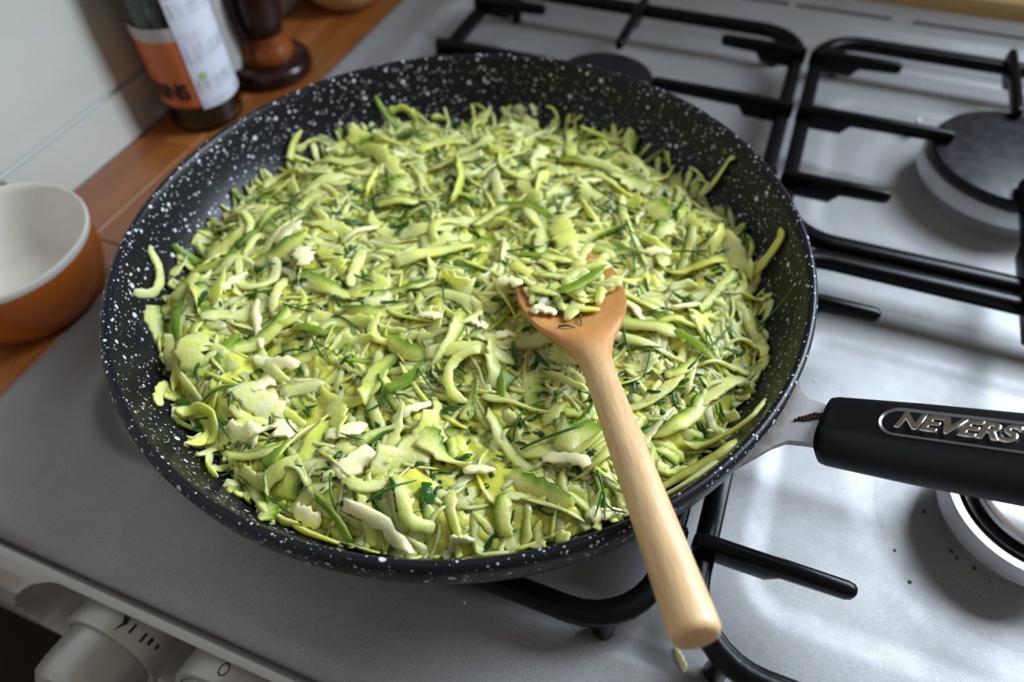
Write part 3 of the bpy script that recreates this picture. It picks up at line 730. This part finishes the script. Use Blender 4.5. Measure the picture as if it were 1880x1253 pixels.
for s_, w_, zt, zb_, dep in sec_:
    ring = []
    for q in range(NS):
        a_ = 2*math.pi*q/NS; cu, su = math.cos(a_), math.sin(a_); xx = w_*cu
        if su >= 0: zz = zt*(su**.35 if dep > 0 else su)-(dep*(su**2) if dep > 0 else 0)
        else: zz = -zb_*(-su)
        ring.append((xx, s_, zz+.001*0))
    rings.append(ring)
for s_ in np.linspace(.055, SL-.004, 9):
    u = (s_-.055)/(SL-.059); r_ = .0058+.0013*u
    rings.append([(r_*math.cos(2*math.pi*q/NS), s_, r_*math.sin(2*math.pi*q/NS)) for q in range(NS)])
for s_, r_ in ((SL-.002, .0070), (SL-.0005, .0064), (SL, .0052)): rings.append([(r_*math.cos(2*math.pi*q/NS), s_, r_*math.sin(2*math.pi*q/NS)) for q in range(NS)])
sp_o = MB().loft(rings).build('wooden_spoon', 'spoon', angle=50); sp_o.matrix_world = SM
tag(sp_o, 'pale beech wooden spoon resting across the pan rim with courgette in its bowl', 'spoon')
SMI = SM.inverted()
def spoon_base(x, y):
    # height of the spoon's hollow below a point
    l = SMI @ Vector((x, y, PB.z)); ly, lx = l.y, l.x
    w_ = np.interp(ly, [q[0] for q in sec_], [q[1] for q in sec_]); dp = np.interp(ly, [q[0] for q in sec_], [q[4] for q in sec_]); zt = np.interp(ly, [q[0] for q in sec_], [q[2] for q in sec_])
    k = min(1, abs(lx)/max(w_, 1e-4)); su = math.sqrt(max(1-k*k, 0))
    return (SM @ Vector((lx, ly, zt-dp*su*su))).z
def spoon_n(x, y): return dZ
SPK = random.Random(77)
for k in range(64):
    while True:
        lx, ly = SPK.uniform(-.017, .017), SPK.uniform(-.030, .010)
        if (lx/.0175)**2+((ly+.010)/.020)**2 < 1: break
    p_ = SM @ Vector((lx, ly, 0)); kk = SPK.random(); sk = 2 if k == 0 else 1 if kk < .3 else 0
    L = .024 if k == 0 else SPK.uniform(.010, .022)
    if k == 0: p_ = SM @ Vector((-.004, .000, 0))
    layer = .0010+.0060*max(0, 1-(lx/.018)**2-((ly+.01)/.022)**2)*SPK.random()+(.0062 if k == 0 else 0)
    V, Fc, C = shred(p_.x, p_.y, (1.0 if k == 0 else SPK.uniform(0, 6.28)), L, .0024 if k == 0 else SPK.uniform(.0014, .0034), .0009, SPK.gauss(0, .5), layer, (SPK.uniform(0, .0012), 0, 0), 0 if k == 0 else SPK.gauss(0, .4), SPK.gauss(0, .4), sk, tint_rand(SPK)*np.array((1, .98, 1.05)), n=10, rg=SPK, base=spoon_base, nfun=spoon_n, rlim=None)
    if k == 0: lb = ('thick bright green courgette strip lying in the wooden spoon', None)
    else: lb = ('small grated courgette shred lying in the bowl of the wooden spoon', 'courgette shreds in the spoon')
    centred('courgette_shred', V, Fc, C, 'veg', lb[0], 'courgette', lb[1])
for (px_, py_2, a_, L) in ((935, 520, .1, .012), (1000, 575, .2, .010), (1010, 470, .4, .010)):
    P = at(px_, py_2, -.009); cheese(P, a_, L, .0022, 0, 'cream cheese shaving lying in the bowl of the wooden spoon', 'cheese shavings in the spoon', .0022, spoon_base, spoon_n)
for (a1, b1, a2, b2) in ((1067, 573, 1068, 610), (1025, 612, 1055, 614), (1090, 530, 1110, 525)):
    c_, a_, L_ = pang(a1, b1, a2, b2, -.009); dill(c_, a_, L_, .3, 0, 'short green dill needle lying on the bowl of the wooden spoon', 'dill needles on the spoon', .0009, spoon_base)

# ------------------------------------------------------------------ things on the worktop
bc = (-.2465, -.0535)
bw = thing('ramekin', (bc[0], bc[1], ZT), 'orange ceramic ramekin with white inside, on the wooden worktop', 'bowl')
k_ = .0475
outer = [(.030, .0), (.033, .001), (.038, .006), (.0425, .016), (.0455, .030), (.0465, .041)]
inner_ = [(.0465, .041), (.0474, .0445), (.0466, .0458), (.0450, .0452), (.0440, .041), (.0425, .030), (.039, .016), (.033, .0075), (.020, .0055), (.001, .0055)]
under(MB().lathe([(.001, .0)]+outer, 80, (0, 0, 1), (*bc, ZT), cap=False).build('ramekin_outside', 'orange', angle=60), bw)
under(MB().lathe(inner_, 80, (0, 0, 1), (*bc, ZT), cap=False).build('ramekin_inside', 'cream', angle=60), bw)

def arc_label(name, c, r, a0, a1, z0, z1, m, parent, n=20):
    V = []; Fc = []
    for k in range(n+1):
        a_ = math.radians(a0+(a1-a0)*k/n)
        for rr3, z_ in ((r, z0), (r, z1), (r-.0003, z1), (r-.0003, z0)): V.append((c[0]+rr3*math.cos(a_), c[1]+rr3*math.sin(a_), z_))
    for k in range(n):
        for q in range(4): Fc.append((k*4+q, (k+1)*4+q, (k+1)*4+(q+1) % 4, k*4+(q+1) % 4))
    Fc += [(0, 1, 2, 3), (n*4+3, n*4+2, n*4+1, n*4)]
    return under(obj(name, V, Fc, m, angle=30), parent)
def jar(c, r, h, label, fill, lidm='black'):
    root = thing('spice_jar', (c[0], c[1], ZT), label, 'jar')
    g = [(.0005, .0), (r*.86, .0), (r*.97, .002), (r, .006), (r, h-.016), (r*.92, h-.008), (r*.78, h-.003), (r*.78, h+.006), (r*.72, h+.006), (r*.72, h-.003), (r*.86, h-.010), (r*.93, h-.018), (r*.93, .008), (r*.88, .005), (.0005, .005)]
    under(MB().lathe(g, 56, (0, 0, 1), (*c, ZT), cap=False).build('glass', 'glass', angle=50), root)
    under(MB().lathe([(.0005, .0055), (r*.86, .0055), (r*.915, .009), (r*.915, fill), (r*.5, fill+.002), (.0005, fill)], 48, (0, 0, 1), (*c, ZT), cap=False).build('contents', 'pepper', angle=40), root)
    under(MB().lathe([(.0005, h+.0225), (r*.82, h+.0225), (r*.86, h+.021), (r*.86, h-.001), (r*.80, h-.001), (r*.80, h+.0205), (.0005, h+.0205)], 56, (0, 0, 1), (*c, ZT), cap=False).build('lid', lidm, angle=40), root)
    return root
jc = (-.2680, .1330); jr = .0258
j1 = jar(jc, jr, .118, 'spice jar with orange label and white text panel beside the tiled wall', .106)
ol = arc_label('orange_label', jc, jr+.0005, -150, -43, ZT+.0215, ZT+.076, 'orange_label', j1)
arc_label('label_band', jc, jr+.0007, -150, -43, ZT+.068, ZT+.0765, 'pale_label', j1)
wlab = arc_label('text_label', jc, jr+.0010, -46, 48, ZT+.0195, ZT+.098, 'white_label', j1)
arc_label('green_mark', jc, jr+.0014, -34, -24, ZT+.040, ZT+.0445, 'green_print', j1)
tc = bpy.data.curves.new('label_lettering', 'FONT'); tc.body = 'RINS'; tc.size = .0150; tc.offset = .0006; tc.space_character = .95
to = bpy.data.objects.new('tmp', tc); COL.objects.link(to); bpy.context.view_layer.update()
me = bpy.data.meshes.new_from_object(to.evaluated_get(bpy.context.evaluated_depsgraph_get())); bpy.data.objects.remove(to)
xm = max(v_.co.x for v_ in me.vertices)
for v_ in me.vertices:
    a_ = math.radians(-56)+(v_.co.x*.85-xm*.85)/jr; z_ = v_.co.y
    v_.co = (jc[0]+(jr+.0010)*math.cos(a_), jc[1]+(jr+.0010)*math.sin(a_), ZT+.0285+z_)
me.materials.clear(); me.materials.append(MT['black']); me.name = 'label_lettering'
lt = bpy.data.objects.new('label_lettering', me); COL.objects.link(lt); under(lt, j1)
j2c = (-.2740, .1885-.001)
mc = (-.2570, .1985)
mill = thing('pepper_mill', (*mc, ZT), 'dark wooden pepper mill with amber collar and wide round foot', 'pepper mill')
under(MB().lathe([(.0005, 0), (.0290, 0), (.0315, .002), (.0322, .006), (.0315, .010), (.0290, .0125), (.0205, .0140), (.0005, .0142)], 56, (0, 0, 1), (*mc, ZT), cap=False).build('foot', 'mill', angle=50), mill)
under(MB().lathe([(.0200, .0135), (.0212, .016), (.0205, .021), (.0185, .024), (.0175, .029), (.0180, .033), (.0005, .033)], 48, (0, 0, 1), (*mc, ZT), cap=False).build('collar', 'millring', angle=50), mill)
under(MB().lathe([(.0165, .032), (.0190, .038), (.0205, .050), (.0200, .066), (.0170, .080), (.0140, .092), (.0150, .104), (.0185, .114), (.0200, .126), (.0170, .138), (.0100, .144), (.0005, .145)], 48, (0, 0, 1), (*mc, ZT), cap=False).build('body', 'mill', angle=60), mill)
# narrow jar with a pale label between the spice jar and the mill
j2c = (-.2805, .1785); j2 = jar(j2c, .0165, .105, 'narrow jar with a pale grey label between spice jar and pepper mill', .085)
arc_label('pale_label', j2c, .0170, -110, 60, ZT+.014, ZT+.090, 'pale_label', j2)
tb = thing('small_bowl', (-.2580, .318, ZT), 'small tan rounded bowl on the worktop behind the pepper mill', 'bowl')
under(MB().lathe([(.0005, 0), (.016, 0), (.022, .002), (.030, .009), (.035, .019), (.0375, .032), (.0378, .040), (.0362, .0405), (.0355, .032), (.033, .020), (.028, .011), (.018, .005), (.0005, .0045)], 64, (0, 0, 1), (-.2580, .318, ZT), cap=False).build('bowl_body', 'tan', angle=60), tb)

# ------------------------------------------------------------------ crumbs on the hob
def hb(x, y): return float(hob_z(np.array([x]), np.array([y]))[0])
def up_n(x, y): return Vector((0, 0, 1))
P = at(1251, 1207, -.080); cheese(P, -1.05, .0105, .0018, .2, 'jagged pale cheese shaving dropped on the hob below the spoon end', None, .0010, hb, up_n, (0, 0, 0))
def crumb(px_, py_2, r_, m, label, group):
    P = at(px_, py_2, -.084); z_ = hb(P[0], P[1]); g = random.Random(int(px_*7+py_2)); bm = bmesh.new(); bmesh.ops.create_icosphere(bm, subdivisions=2, radius=r_)
    for v_ in bm.verts: v_.co *= 1+.5*mnoise.noise(v_.co/r_*1.3+Vector((px_, py_2, 0))); v_.co.z *= .6
    me = bpy.data.meshes.new('crumb'); bm.to_mesh(me); bm.free(); me.materials.append(MT[m]); me.shade_smooth()
    o = bpy.data.objects.new('crumb', me); COL.objects.link(o); o.location = (P[0], P[1], z_+r_*.35); tag(o, label, 'crumb', group)
crumb(1560, 733, .0010, 'crumb', 'white crumb on the bare hob beyond the pan handle', None)
crumb(1500, 690, .0005, 'crumb', 'tiny pale speck on the hob beside the pan rim', None)
for q in ((1707, 930, .0011), (1748, 972, .0006), (1758, 1004, .0010), (1768, 1016, .0009), (1752, 996, .0007), (1800, 1035, .0009), (1830, 1060, .0007)): crumb(q[0], q[1], q[2], 'char', 'charred crumb beside the small burner on the hob', 'charred crumbs by the small burner')
for q in ((1652, 1002, .0007), (1680, 1061, .0008)): crumb(q[0], q[1], q[2], 'residue', 'brown spot of spilt food on the hob around the small burner', 'brown food spots on the hob')
crumb(855, 1115, .0006, 'crumb', 'tiny pale speck on the front edge of the hob', None)

# lift everything to real height
for o in list(S.objects):
    if o.parent is None and o.type != 'CAMERA': o.location.z += Z0
